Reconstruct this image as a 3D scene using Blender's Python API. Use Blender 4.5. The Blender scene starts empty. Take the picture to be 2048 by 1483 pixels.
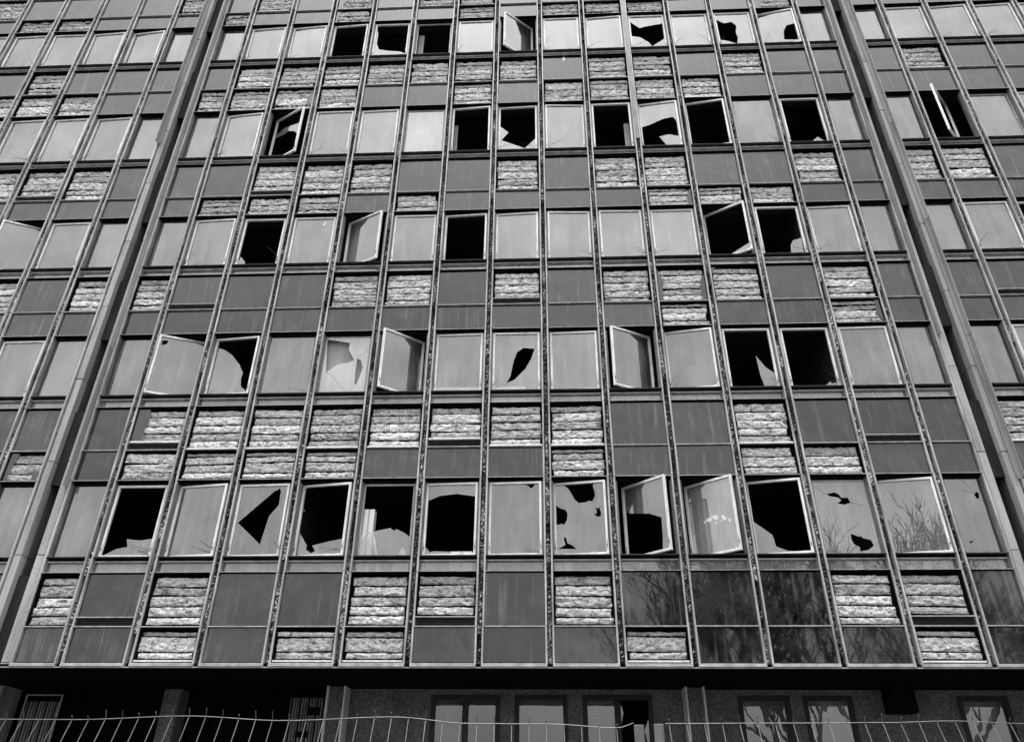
import bpy, bmesh, math, random
from mathutils import Vector, Matrix, noise
from mathutils.geometry import delaunay_2d_cdt

scene = bpy.context.scene
R = math.radians
# ------------------------------------------------------------------ camera
cam_data = bpy.data.cameras.new("camera")
cam = bpy.data.objects.new("camera", cam_data)
scene.collection.objects.link(cam)
scene.camera = cam
cam_data.sensor_width = 36.0
cam_data.lens = 1508.625 / 2048.0 * 36.0
cam_data.clip_end = 2000.0
CAM = (0.5494, -13.2923, 1.5992)
PITCH, YAW, ROLL = 0.539435, -0.047699, 0.009648
fwd = Vector((math.sin(YAW) * math.cos(PITCH), math.cos(YAW) * math.cos(PITCH), math.sin(PITCH)))
rt = Vector((math.cos(YAW), -math.sin(YAW), 0))
up = rt.cross(fwd)
cr, sr = math.cos(ROLL), math.sin(ROLL)
rt, up = cr * rt + sr * up, -sr * rt + cr * up
cam.matrix_world = Matrix((( rt.x, up.x, -fwd.x, CAM[0]), (rt.y, up.y, -fwd.y, CAM[1]),
                           (rt.z, up.z, -fwd.z, CAM[2]), (0, 0, 0, 1)))
# ------------------------------------------------------------------ sky, sun, exposure
SUN_EL, SUN_AZ = R(84), R(188)          # high, behind the photographer, veiled by cloud
world = bpy.data.worlds.new("World")
scene.world = world
world.use_nodes = True
wn, wl = world.node_tree.nodes, world.node_tree.links
wn.clear()
w_out = wn.new("ShaderNodeOutputWorld")
w_bg = wn.new("ShaderNodeBackground")
w_sky = wn.new("ShaderNodeTexSky")
w_sky.sky_type = 'NISHITA'
w_sky.sun_disc = False
w_sky.sun_elevation = SUN_EL
w_sky.sun_rotation = SUN_AZ
w_sky.air_density = 1.0
w_sky.dust_density = 3.5
w_sky.ozone_density = 1.0
w_bw = wn.new("ShaderNodeRGBToBW")      # black and white film
wl.new(w_sky.outputs[0], w_bw.inputs[0])
w_tc = wn.new("ShaderNodeTexCoord")
w_no = wn.new("ShaderNodeTexNoise")     # soft unevenness of the cloud cover, the same all over the sky
w_no.inputs["Scale"].default_value = 2.6
w_no.inputs["Detail"].default_value = 4
wl.new(w_tc.outputs["Generated"], w_no.inputs["Vector"])
w_mr = wn.new("ShaderNodeMapRange")
w_mr.inputs[1].default_value, w_mr.inputs[2].default_value, w_mr.inputs[3].default_value, w_mr.inputs[4].default_value = .3, .7, .86, 1.14
wl.new(w_no.outputs[0], w_mr.inputs[0])
w_se = wn.new("ShaderNodeSeparateXYZ")   # overcast luminance rises evenly from horizon to zenith
wl.new(w_tc.outputs["Generated"], w_se.inputs[0])
w_oc = wn.new("ShaderNodeMapRange")
w_oc.inputs[1].default_value, w_oc.inputs[2].default_value, w_oc.inputs[3].default_value, w_oc.inputs[4].default_value = 0, 1, .45, 1.30
wl.new(w_se.outputs[2], w_oc.inputs[0])
w_m2 = wn.new("ShaderNodeMath")
w_m2.operation = 'MULTIPLY'
wl.new(w_mr.outputs[0], w_m2.inputs[0])
wl.new(w_oc.outputs[0], w_m2.inputs[1])
w_mu = wn.new("ShaderNodeMath")
w_mu.operation = 'MULTIPLY'
wl.new(w_bw.outputs[0], w_mu.inputs[0])
wl.new(w_m2.outputs[0], w_mu.inputs[1])
wl.new(w_mu.outputs[0], w_bg.inputs[0])
w_bg.inputs[1].default_value = 0.14
wl.new(w_bg.outputs[0], w_out.inputs[0])
sun_data = bpy.data.lights.new("sun", 'SUN')
sun_data.energy = 0.6
sun_data.angle = R(40)
sun = bpy.data.objects.new("sun", sun_data)
scene.collection.objects.link(sun)
sd = Vector((math.sin(SUN_AZ) * math.cos(SUN_EL), math.cos(SUN_AZ) * math.cos(SUN_EL), math.sin(SUN_EL)))
sun.rotation_euler = sd.to_track_quat('Z', 'Y').to_euler()
sun.location = sd * 60
vs = scene.view_settings
vs.view_transform = 'Standard'
vs.look = 'None'
vs.exposure = 2.12
vs.gamma = 1.0
vs.use_curve_mapping = False
scene.render.engine = 'CYCLES'
scene.cycles.max_bounces = 8
scene.cycles.transparent_max_bounces = 12

C = scene.collection
rnd = random.Random(7)
OFF = 5.39                                # facade datum above the pavement

# ------------------------------------------------------------------ helpers
class MB:
    """collects faces, then links them as one mesh object"""
    def __init__(s):
        s.v, s.f, s.m = [], [], []
    def box(s, x0, x1, y0, y1, z0, z1, mi=0):
        b = len(s.v)
        s.v += [(x0, y0, z0), (x1, y0, z0), (x1, y1, z0), (x0, y1, z0), (x0, y0, z1), (x1, y0, z1), (x1, y1, z1), (x0, y1, z1)]
        for q in ((0, 3, 2, 1), (4, 5, 6, 7), (0, 1, 5, 4), (1, 2, 6, 5), (2, 3, 7, 6), (3, 0, 4, 7)):
            s.f.append(tuple(b + i for i in q)); s.m.append(mi)
        return s
    def bar(s, x0, x1, y0, y1, z0, z1, c=.004, mi=0):
        """box whose front edges (towards -Y) are chamfered"""
        b = len(s.v)
        s.v += [(x0, y1, z0), (x1, y1, z0), (x1, y1, z1), (x0, y1, z1),
                (x0, y0 + c, z0), (x1, y0 + c, z0), (x1, y0 + c, z1), (x0, y0 + c, z1),
                (x0 + c, y0, z0 + c), (x1 - c, y0, z0 + c), (x1 - c, y0, z1 - c), (x0 + c, y0, z1 - c)]
        for q in ((0, 3, 2, 1), (8, 9, 10, 11), (0, 1, 5, 4), (1, 2, 6, 5), (2, 3, 7, 6), (3, 0, 4, 7),
                  (4, 5, 9, 8), (5, 6, 10, 9), (6, 7, 11, 10), (7, 4, 8, 11)):
            s.f.append(tuple(b + i for i in q)); s.m.append(mi)
        return s
    def tube(s, pts, r0, r1=None, n=5, mi=0):
        r1 = r0 if r1 is None else r1
        rings = []
        for i, p in enumerate(pts):
            p = Vector(p)
            d = (Vector(pts[min(i + 1, len(pts) - 1)]) - Vector(pts[max(i - 1, 0)])).normalized()
            a = d.cross(Vector((0, 0, 1)) if abs(d.z) < .9 else Vector((1, 0, 0))).normalized()
            c = d.cross(a)
            r = r0 + (r1 - r0) * i / max(1, len(pts) - 1)
            b = len(s.v)
            for k in range(n):
                t = 2 * math.pi * k / n
                s.v.append(tuple(p + a * (r * math.cos(t)) + c * (r * math.sin(t))))
            rings.append(b)
        for A, B in zip(rings, rings[1:]):
            for k in range(n):
                s.f.append((A + k, A + (k + 1) % n, B + (k + 1) % n, B + k)); s.m.append(mi)
        s.f.append(tuple(rings[0] + k for k in reversed(range(n)))); s.m.append(mi)
        s.f.append(tuple(rings[-1] + k for k in range(n))); s.m.append(mi)
        return s
    def grid(s, nx, nz, fn, mi=0):
        b = len(s.v)
        for j in range(nz + 1):
            for i in range(nx + 1):
                s.v.append(fn(i / nx, j / nz))
        for j in range(nz):
            for i in range(nx):
                a = b + j * (nx + 1) + i
                s.f.append((a, a + 1, a + nx + 2, a + nx + 1)); s.m.append(mi)
        return s
    def mesh(s, name, mats, smooth=False):
        me = bpy.data.meshes.new(name)
        me.from_pydata(s.v, [], s.f)
        for m in (mats if isinstance(mats, (list, tuple)) else [mats]):
            me.materials.append(m)
        me.polygons.foreach_set("material_index", s.m)
        if smooth:
            me.polygons.foreach_set("use_smooth", [True] * len(s.f))
        me.update()
        return me

def obj(name, me, parent=None, loc=(0, 0, 0), rot=(0, 0, 0)):
    o = bpy.data.objects.new(name, me)
    C.objects.link(o)
    o.location = loc
    o.rotation_euler = rot
    if parent is not None:
        o.parent = parent
    return o
def tag(o, label=None, cat=None, group=None, kind=None):
    for k, v in (("label", label), ("category", cat), ("group", group), ("kind", kind)):
        if v: o[k] = v
    return o
def empty(name, loc, label, cat, group=None):
    return tag(obj(name, None, None, loc), label, cat, group)

def slab(polys_keep, holes, th, rect):
    """flat sheet of thickness th in the x-z plane cut to shape; front looks towards -Y"""
    x0, x1, z0, z1 = rect
    vs, fs = [], []
    def add(poly):
        b = len(vs)
        if sum(p[0] * q[1] - q[0] * p[1] for p, q in zip(poly, poly[1:] + poly[:1])) < 0: poly = poly[::-1]
        vs.extend(Vector((x, z)) for x, z in poly)
        fs.append(list(range(b, b + len(poly))))
    add([(x0, z0), (x1, z0), (x1, z1), (x0, z1)])
    for h in holes: add(h)
    nh = len(holes)
    for k in polys_keep: add(k)
    ov, oe, of, _, _, orig = delaunay_2d_cdt(vs, [], fs, 0, 1e-5)
    mb = MB()
    tris = []
    for f, og in zip(of, orig):
        ok = 0 in og
        if polys_keep:
            ok = ok and any(i > nh for i in og)
        if any(1 <= i <= nh for i in og): ok = False
        if ok:
            a, b, c = (ov[i] for i in f)
            if (b - a).cross(c - a) < 0: f = [f[0], f[2], f[1]]
            tris.append(tuple(f))
    n = len(ov)
    mb.v = [(p.x, 0, p.y) for p in ov] + [(p.x, th, p.y) for p in ov]
    cnt = {}
    for t in tris:
        mb.f.append(t); mb.f.append(tuple(n + i for i in reversed(t)))
        for i in range(3):
            e = (t[i], t[(i + 1) % 3])
            cnt[e] = 1
    for (a, b) in cnt:
        if (b, a) not in cnt:
            mb.f.append((b, a, n + a, n + b))
    mb.m = [0] * (2 * len(tris)) + [1] * (len(mb.f) - 2 * len(tris))
    return mb

def pieces(mb):
    """one MB per connected piece of a cut sheet"""
    par = list(range(len(mb.v)))
    def find(a):
        while par[a] != a:
            par[a] = par[par[a]]; a = par[a]
        return a
    for f in mb.f:
        for i in f[1:]: par[find(i)] = find(f[0])
    groups = {}
    for f, m_ in zip(mb.f, mb.m): groups.setdefault(find(f[0]), []).append((f, m_))
    out = []
    for fs in groups.values():
        o = MB(); idx = {}
        for f, m_ in fs:
            o.f.append(tuple(idx.setdefault(i, len(idx)) for i in f)); o.m.append(m_)
        o.v = [mb.v[i] for i in sorted(idx, key=idx.get)]
        out.append(o)
    return out

# ------------------------------------------------------------------ materials (black and white film: all greys)
def nodes(name):
    m = bpy.data.materials.new(name)
    m.use_nodes = True
    n, l = m.node_tree.nodes, m.node_tree.links
    return m, n, l, n["Principled BSDF"], n["Material Output"]
def g(v): return (v, v, v, 1)
def ramp(n, l, src, stops):
    r = n.new("ShaderNodeValToRGB")
    e = r.color_ramp.elements
    e[0].position, e[0].color = stops[0][0], g(stops[0][1])
    e[1].position, e[1].color = stops[1][0], g(stops[1][1])
    for p, v in stops[2:]:
        q = e.new(p); q.color = g(v)
    l.new(src, r.inputs[0])
    return r.outputs[0]
def coords(n, l, scale, rand=True):
    tc = n.new("ShaderNodeTexCoord")
    mp = n.new("ShaderNodeMapping")
    mp.inputs["Scale"].default_value = scale
    l.new(tc.outputs["Object"], mp.inputs[0])
    if rand:
        oi = n.new("ShaderNodeObjectInfo")
        mu = n.new("ShaderNodeMath"); mu.operation = 'MULTIPLY'; mu.inputs[1].default_value = 91.7
        l.new(oi.outputs["Random"], mu.inputs[0])
        l.new(mu.outputs[0], mp.inputs["Location"])
    return mp.outputs[0]
def tex(n, l, vec, scale, detail=4, rough=.55, dist=0):
    t = n.new("ShaderNodeTexNoise")
    t.inputs["Scale"].default_value = scale
    t.inputs["Detail"].default_value = detail
    t.inputs["Roughness"].default_value = rough
    t.inputs["Distortion"].default_value = dist
    l.new(vec, t.inputs["Vector"])
    return t.outputs[0]
def math_(n, l, op, a, b):
    m = n.new("ShaderNodeMath"); m.operation = op
    for i, x in enumerate((a, b)):
        if isinstance(x, (int, float)): m.inputs[i].default_value = x
        else: l.new(x, m.inputs[i])
    return m.outputs[0]
def bump(n, l, bs, h, strength, dist):
    b = n.new("ShaderNodeBump")
    b.inputs["Strength"].default_value = strength
    b.inputs["Distance"].default_value = dist
    l.new(h, b.inputs["Height"])
    l.new(b.outputs[0], bs.inputs["Normal"])

def mat_paint(name, lo, hi, rough=.5, scale=6, stretch=.25, spots=0, metallic=0, spec=.5):
    m, n, l, bs, _ = nodes(name)
    v = coords(n, l, (1, 1, stretch))
    a = tex(n, l, v, scale, 6, .6)
    c = ramp(n, l, a, [(.3, lo), (.66, hi)])
    if spots:
        v2 = coords(n, l, (1, 1, 1))
        sp = tex(n, l, v2, 38, 3, .6)
        d = ramp(n, l, sp, [(.28, 1 - spots), (.42, 1)])
        mx = n.new("ShaderNodeMix"); mx.data_type = 'RGBA'; mx.blend_type = 'MULTIPLY'
        mx.inputs[0].default_value = 1
        l.new(c, mx.inputs[6]); l.new(d, mx.inputs[7]); c = mx.outputs[2]
    l.new(c, bs.inputs["Base Color"])
    bs.inputs["Roughness"].default_value = rough
    bs.inputs["Metallic"].default_value = metallic
    bs.inputs["Specular IOR Level"].default_value = spec
    bump(n, l, bs, tex(n, l, coords(n, l, (1, 1, 1)), 30, 4), .15, .01)
    return m

M = {}
M['fin'] = mat_paint('aluminium_fin', .18, .52, .5, 7, .18, .75)
M['edge'] = mat_paint('aluminium_edge', .22, .45, .45, 6, .6, .5)
M['frame'] = mat_paint('window_frame_paint', .07, .18, .5, 6, .4, .5)
M['sash'] = mat_paint('white_sash_paint', .56, .84, .5, 6, .35, .6)
M['bolt'] = mat_paint('dark_steel', .015, .03, .5)
M['plate'] = mat_paint('cover_plate', .17, .37, .6, 4, .08, .6)
M['plaster'] = mat_paint('render_strip', .22, .44, .8, 4, .10, .65)
M['groove'] = mat_paint('groove_render', .07, .12, .8, 3, .2, .3)
M['dark'] = mat_paint('dark_backing_and_shade', .004, .010, .9, spec=.02)  # backings, and the shade painted on window recesses and undersides
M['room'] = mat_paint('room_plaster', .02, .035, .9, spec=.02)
M['louvre'] = mat_paint('louvre_paint', .03, .05, .5)
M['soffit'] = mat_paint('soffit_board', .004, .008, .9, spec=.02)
M['sill'] = mat_paint('dark_sill_shade', .03, .06, .6, spec=.15)  # darkened for the shade under the ledges; also on narrow jamb steps
M['flange'] = mat_paint('pale_column_edge', .6, .8, .7, 5, .3, .4)
M['rail'] = mat_paint('pale_rail', .5, .75, .5, 8, 1, .6)
M['rod'] = mat_paint('galvanised_rod', .055, .12, .45)
M['wood'] = mat_paint('weathered_board', .07, .15, .8, 8, .2, .4)
M['wire'] = mat_paint('rusty_wire', .02, .05, .6)
M['white'] = mat_paint('white_board', .6, .8, .6, 2, 1, .1)
M['cloth'] = mat_paint('pale_curtain', .25, .4, .9, 3, .2)
M['dkframe'] = mat_paint('dark_window_frame', .010, .018, .6)
M['bark'] = mat_paint('bark', .05, .09, .9, 8, .3)
M['pave'] = mat_paint('asphalt_pavement', .035, .06, .9, 3, 1, .3)

def mat_glass(name, ior, haze=0.0, wav=.004, dust=.22, dcol=.5):
    m, n, l, bs, out = nodes(name)
    n.remove(bs)
    tr = n.new("ShaderNodeBsdfTransparent"); tr.inputs[0].default_value = g(.86)
    gl = n.new("ShaderNodeBsdfGlossy"); gl.inputs["Roughness"].default_value = .01
    df = n.new("ShaderNodeBsdfDiffuse")
    df.inputs[0].default_value = g(dcol)
    fr = n.new("ShaderNodeFresnel"); fr.inputs[0].default_value = ior
    bp = n.new("ShaderNodeBump"); bp.inputs["Strength"].default_value = .2; bp.inputs["Distance"].default_value = wav
    l.new(tex(n, l, coords(n, l, (1, 1, .7)), 2.2, 2), bp.inputs["Height"])
    l.new(bp.outputs[0], gl.inputs["Normal"])
    # thin film of dust with shapes of its own
    a = tex(n, l, coords(n, l, (1, 1, .35)), 3.0, 6, .62)
    fine = tex(n, l, coords(n, l, (1, 1, 1)), 95, 3, .8)
    a = math_(n, l, 'ADD', a, math_(n, l, 'MULTIPLY', math_(n, l, 'SUBTRACT', fine, .5), 1.1))
    du = n.new("ShaderNodeMapRange")
    du.inputs[1].default_value = .35; du.inputs[2].default_value = .75
    du.inputs[3].default_value = haze; du.inputs[4].default_value = haze + dust
    l.new(a, du.inputs[0])
    oi = n.new("ShaderNodeObjectInfo")
    pw = math_(n, l, 'MULTIPLY', math_(n, l, 'POWER', oi.outputs["Random"], 2.0), .16)
    run = ramp(n, l, tex(n, l, coords(n, l, (9, 1, .5)), 1.3, 5, .65), [(.52, 0), (.85, 1)])
    smear = ramp(n, l, tex(n, l, coords(n, l, (1, 1, 1)), 1.1, 2, .5), [(.45, 0), (.75, 1)])
    grime = math_(n, l, 'ADD', du.outputs[0], math_(n, l, 'ADD', pw, math_(n, l, 'ADD', math_(n, l, 'MULTIPLY', run, .22), math_(n, l, 'MULTIPLY', smear, .14))))
    m1 = n.new("ShaderNodeMixShader"); l.new(grime, m1.inputs[0]); l.new(tr.outputs[0], m1.inputs[1]); l.new(df.outputs[0], m1.inputs[2])
    m2 = n.new("ShaderNodeMixShader"); l.new(fr.outputs[0], m2.inputs[0]); l.new(m1.outputs[0], m2.inputs[1]); l.new(gl.outputs[0], m2.inputs[2])
    ge = n.new("ShaderNodeNewGeometry")
    m3 = n.new("ShaderNodeMixShader"); l.new(ge.outputs["Backfacing"], m3.inputs[0]); l.new(m2.outputs[0], m3.inputs[1]); l.new(tr.outputs[0], m3.inputs[2])
    l.new(m3.outputs[0], out.inputs[0])
    return m
M['glass'] = mat_glass('window_glass', 2.75)
M['glass_edge'] = mat_paint('broken_glass_edge', .3, .5, .3)
M['glass_hazy'] = mat_glass('dusty_window_glass', 2.8, .22, .012, .2, .6)
M['glass_ground'] = mat_glass('ground_floor_glass', 2.3, .04, .006, .15, .6)
M['glass_low'] = mat_glass('strip_glass', 2.3, .14, .012, .22, .6)

def mat_panel():
    m, n, l, bs, _ = nodes('opaque_glass_panel')
    st = tex(n, l, coords(n, l, (14, 1, .55)), 1.0, 5, .6)
    cl = tex(n, l, coords(n, l, (1.6, 1, 1.6)), 1.0, 3, .5)
    sc = ramp(n, l, st, [(.52, 0), (.86, 1)])
    cc = ramp(n, l, cl, [(.40, .05), (.66, 1)])
    k = math_(n, l, 'MULTIPLY', sc, cc)
    base = n.new("ShaderNodeMapRange")
    base.inputs[1].default_value = 0; base.inputs[2].default_value = 1
    base.inputs[3].default_value = .0; base.inputs[4].default_value = .16
    l.new(k, base.inputs[0])
    blot = tex(n, l, coords(n, l, (1, 1, 1)), 3.2, 7, .65)
    fi = tex(n, l, coords(n, l, (1, 1, 1)), 90, 3, .8)
    blot = math_(n, l, 'ADD', blot, math_(n, l, 'MULTIPLY', math_(n, l, 'SUBTRACT', fi, .5), .55))
    oi = n.new("ShaderNodeObjectInfo")
    vr = n.new("ShaderNodeMapRange"); vr.inputs[3].default_value = -.10; vr.inputs[4].default_value = .14
    l.new(oi.outputs["Random"], vr.inputs[0])
    blot = math_(n, l, 'ADD', blot, vr.outputs[0])
    bl = ramp(n, l, blot, [(.36, .002), (.78, .040)])
    l.new(math_(n, l, 'ADD', base.outputs[0], bl), bs.inputs["Base Color"])
    ro = n.new("ShaderNodeMapRange"); ro.inputs[3].default_value = .0; ro.inputs[4].default_value = .05
    l.new(cl, ro.inputs[0]); l.new(ro.outputs[0], bs.inputs["Roughness"])
    bs.inputs["IOR"].default_value = 1.72
    b = tex(n, l, coords(n, l, (1, 1, 1)), 1.7, 2)
    bump(n, l, bs, b, .2, .004)
    return m
M['panel'] = mat_panel()

def mat_wool():
    m, n, l, bs, _ = nodes('mineral_wool')
    v = coords(n, l, (1, 1, 1.9))
    a = tex(n, l, v, 11, 8, .70, 1.2)
    b = tex(n, l, coords(n, l, (1, 1, 1)), 4.5, 4, .6)
    c1 = ramp(n, l, a, [(.35, .03), (.42, .50), (.50, .93)])  # dark crinkles: dirt and the shade of creases in the colour
    wr = tex(n, l, coords(n, l, (.55, 1, 1.5)), 9, 5, .6, 1.6)          # wrinkle lines, crease shade put into the colour
    wr = math_(n, l, 'ABSOLUTE', math_(n, l, 'SUBTRACT', wr, .5), 0)
    c3 = ramp(n, l, wr, [(.0, .10), (.035, 1.0)])
    m0 = n.new("ShaderNodeMix"); m0.data_type = 'RGBA'; m0.blend_type = 'MULTIPLY'; m0.inputs[0].default_value = .6
    l.new(c1, m0.inputs[6]); l.new(c3, m0.inputs[7]); c1 = m0.outputs[2]
    c2 = ramp(n, l, b, [(.28, .45), (.46, 1.0)])
    mx = n.new("ShaderNodeMix"); mx.data_type = 'RGBA'; mx.blend_type = 'MULTIPLY'; mx.inputs[0].default_value = 1
    l.new(c1, mx.inputs[6]); l.new(c2, mx.inputs[7])
    oi = n.new("ShaderNodeObjectInfo")
    vr = n.new("ShaderNodeMapRange"); vr.inputs[3].default_value = .55; vr.inputs[4].default_value = 1.05
    l.new(oi.outputs["Random"], vr.inputs[0])
    m2 = n.new("ShaderNodeMix"); m2.data_type = 'RGBA'; m2.blend_type = 'MULTIPLY'; m2.inputs[0].default_value = 1
    l.new(mx.outputs[2], m2.inputs[6]); l.new(vr.outputs[0], m2.inputs[7])
    l.new(m2.outputs[2], bs.inputs["Base Color"])
    bs.inputs["Roughness"].default_value = .95
    bump(n, l, bs, a, .8, .06)
    return m
M['wool'] = mat_wool()
def mat_filler():
    m, n, l, bs, _ = nodes('crumbling_sealant')
    a = tex(n, l, coords(n, l, (1, 1, 1)), 24, 5, .75)
    low = tex(n, l, coords(n, l, (1, 1, .5)), 2.4, 3, .6)
    k = math_(n, l, 'ADD', a, math_(n, l, 'MULTIPLY', math_(n, l, 'SUBTRACT', low, .50), .50))
    l.new(ramp(n, l, k, [(.44, .004), (.51, .06), (.62, .70)]), bs.inputs["Base Color"])
    bs.inputs["Roughness"].default_value = .95
    bump(n, l, bs, a, 1, .03)
    return m
M['filler'] = mat_filler()
def mat_pebble():
    m, n, l, bs, _ = nodes('pebbledash_render')
    vo = n.new("ShaderNodeTexVoronoi"); vo.inputs["Scale"].default_value = 70
    l.new(coords(n, l, (1, 1, 1), False), vo.inputs["Vector"])
    b = tex(n, l, coords(n, l, (1, 1, .6), False), 2.2, 5, .6)
    c1 = ramp(n, l, vo.outputs["Color"], [(.15, .05), (.8, .32)])
    c2 = ramp(n, l, b, [(.3, .6), (.65, 1.05)])
    mx = n.new("ShaderNodeMix"); mx.data_type = 'RGBA'; mx.blend_type = 'MULTIPLY'; mx.inputs[0].default_value = 1
    l.new(c1, mx.inputs[6]); l.new(c2, mx.inputs[7])
    l.new(mx.outputs[2], bs.inputs["Base Color"])
    bs.inputs["Roughness"].default_value = .95
    bump(n, l, bs, vo.outputs["Distance"], .8, .02)
    return m
M['pebble'] = mat_pebble()
def mat_tile():
    m, n, l, bs, _ = nodes('white_tiles')
    br = n.new("ShaderNodeTexBrick")
    br.offset = 0
    br.inputs["Color1"].default_value = g(.75); br.inputs["Color2"].default_value = g(.68); br.inputs["Mortar"].default_value = g(.4)
    br.inputs["Scale"].default_value = 1; br.inputs["Mortar Size"].default_value = .004
    br.inputs["Brick Width"].default_value = .15; br.inputs["Row Height"].default_value = .15
    tc = n.new("ShaderNodeTexCoord"); mp = n.new("ShaderNodeMapping"); mp.inputs["Rotation"].default_value = (R(90), 0, 0)
    l.new(tc.outputs["Object"], mp.inputs[0]); l.new(mp.outputs[0], br.inputs["Vector"])
    l.new(br.outputs[0], bs.inputs["Base Color"])
    bs.inputs["Roughness"].default_value = .3
    return m
M['tile'] = mat_tile()

# ------------------------------------------------------------------ the facade grid (metres above the datum)
E_Z = -1.529
LEV = {1: (-.911, .033, .321, 1.824), 2: (2.471, 3.432, 3.712, 5.220), 3: (5.862, 6.823, 7.098, 8.612),
       4: (9.241, 10.349, 10.583, 12.311), 5: (13.195, 14.160, 14.401, 15.953), 6: (16.580, 17.60, 17.84, 19.0)}
TOP_Z = 18.9                                       # b (mid transom), a (panel head), d (sill), c (window head)
CELLS = {}                                         # column name -> (left x, right x)
for i in range(1, 14): CELLS[i] = ((i - 7.5) * 1.2, (i - 6.5) * 1.2)
CELLS[0] = (-8.65, -7.8)
CELLS[14] = (7.8, 8.65)
LM = [-10.15 - 1.178 * k for k in range(6)]
RM = [10.13 + 1.212 * k for k in range(5)]
CELLS['L0'] = (LM[0], -9.28)
for k in range(1, 6): CELLS[f'L{k}'] = (LM[k], LM[k - 1])
CELLS['R0'] = (9.28, RM[0])
for k in range(1, 5): CELLS[f'R{k}'] = (RM[k - 1], RM[k])
def edges(col):
    """clear opening between the fins of a column"""
    x0, x1 = CELLS[col]
    l = .04 if col in (0, 'R0') else .077
    r = .04 if col in (14, 'L0') else .077
    return x0 + l, x1 - r
def in_view(x, z):
    d = Vector((x, 0, z + OFF)) - Vector(CAM)
    w = d.dot(fwd)
    px, py = 1024 + 1508.6 * d.dot(rt) / w, 741.5 - 1508.6 * d.dot(up) / w
    return -230 < px < 2278 and py > -230

# what each opening holds: exposed wool in these columns, opaque panels in the others
WOOL_B = {1: [0, 2, 5, 6, 8, 12, 13], 2: [1, 2, 3, 4, 5, 6, 7, 8, 11, 'R0'], 3: [0, 4, 5, 7, 9, 10, 11, 13, 'L0', 'L2'],
          4: [2, 3, 4, 7, 9, 10, 13, 'L1', 'L2', 'L3', 'R0', 'R1'], 5: [1, 2, 3, 4, 5, 6, 7, 9, 10, 12, 'L3', 'R1'], 6: [1, 3, 5, 6, 'L0', 'L5']}
WOOL_S = {1: [2, 4, 5, 9, 13], 2: [1, 2, 3, 4, 8, 11, 12, 'L0'], 3: [10, 13], 4: [1, 2, 3, 5, 10, 11, 12],
          5: [0, 1, 2, 3, 6, 8, 9, 10, 11, 'L2', 'L3', 'L4'], 6: [0, 3, 6, 8, 9, 10, 13, 'L3', 'L4']}
VENTS = {1: [1, 6, 13], 2: [1, 6, 13], 3: [1, 7, 'R1'], 4: [2, 'L2'], 5: [], 6: []}
# scraps of panel still standing in front of bare wool: polygons in cell fractions
TORN = {('B', 2, 1): [[(0, 0), (.20, 0), (.24, .12), (.22, .35), (.27, .6), (.27, .85), (.22, 1), (0, 1)]],
        ('B', 3, 10): [[(0, 0), (.10, 0), (.09, .3), (.13, .55), (.06, .8), (.02, .96), (0, 1)], [(1, 0), (.93, 0), (.88, .25), (.93, .42), (.88, .55), (1, .8)]],
        ('B', 3, 11): [[(0, 1), (.10, .97), (.06, .88), (0, .72)]],
        ('S', 3, 13): [[(1, 0), (.96, .12), (.93, .3), (.88, .45), (.9, .7), (.9, 1), (1, 1)]],
        ('S', 2, 'L0'): [[(0, 0), (.13, .05), (.13, .4), (.2, .75), (.25, 1), (0, 1)], [(1, 0), (.8, .02), (.78, .28), (.9, .35), (1, .4)]],
        ('S', 6, 3): [[(0, 0), (.06, .05), (.08, .5), (.12, .8), (.16, 1), (0, 1)]],
        ('B', 6, 3): [[(0, 0), (.22, .02), (.14, .25), (.25, .5), (.3, .9), (0, 1)]],
        ('S', 6, 13): [[(0, 0), (.18, 0), (.2, .5), (.14, .9), (0, 1)]],
        ('S', 6, 0): [[(0, 1), (0, .5), (.2, .62), (.3, .8), (.55, .7), (.7, .92), (1, .9), (1, 1)]],
        ('S', 5, 2): [[(1, .2), (.86, .3), (.84, .6), (1, .8)]],
        ('S', 4, 10): [[(1, 0), (.93, .1), (.9, .5), (.95, .8), (1, .9)]]}

building = empty('office_building', (0, 0, 0),
                 'derelict office block with gridded curtain wall, broken windows and bare insulation', 'building')

# ------------------------------------------------------------------ shell: floors, rooms, walls
SX0, SX1 = -16.1, 15.1
for f in range(1, 7):
    b, a, d, c = LEV[f]
    lo = (LEV[f - 1][3] - .02) if f > 1 else E_Z + .03
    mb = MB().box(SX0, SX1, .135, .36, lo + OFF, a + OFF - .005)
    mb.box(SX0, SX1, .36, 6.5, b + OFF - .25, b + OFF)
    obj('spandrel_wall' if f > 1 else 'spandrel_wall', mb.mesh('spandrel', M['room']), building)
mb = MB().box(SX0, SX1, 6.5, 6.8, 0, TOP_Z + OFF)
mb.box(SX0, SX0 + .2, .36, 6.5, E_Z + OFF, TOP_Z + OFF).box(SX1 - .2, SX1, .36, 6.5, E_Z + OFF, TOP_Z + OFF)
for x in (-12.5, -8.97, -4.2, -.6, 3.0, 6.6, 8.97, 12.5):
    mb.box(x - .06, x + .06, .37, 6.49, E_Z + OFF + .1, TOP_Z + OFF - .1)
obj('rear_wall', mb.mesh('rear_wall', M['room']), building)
obj('roof', MB().box(SX0 - .1, SX1 + .1, -.05, 6.9, TOP_Z + OFF, TOP_Z + OFF + .3).mesh('roof', M['edge']), building)

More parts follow.
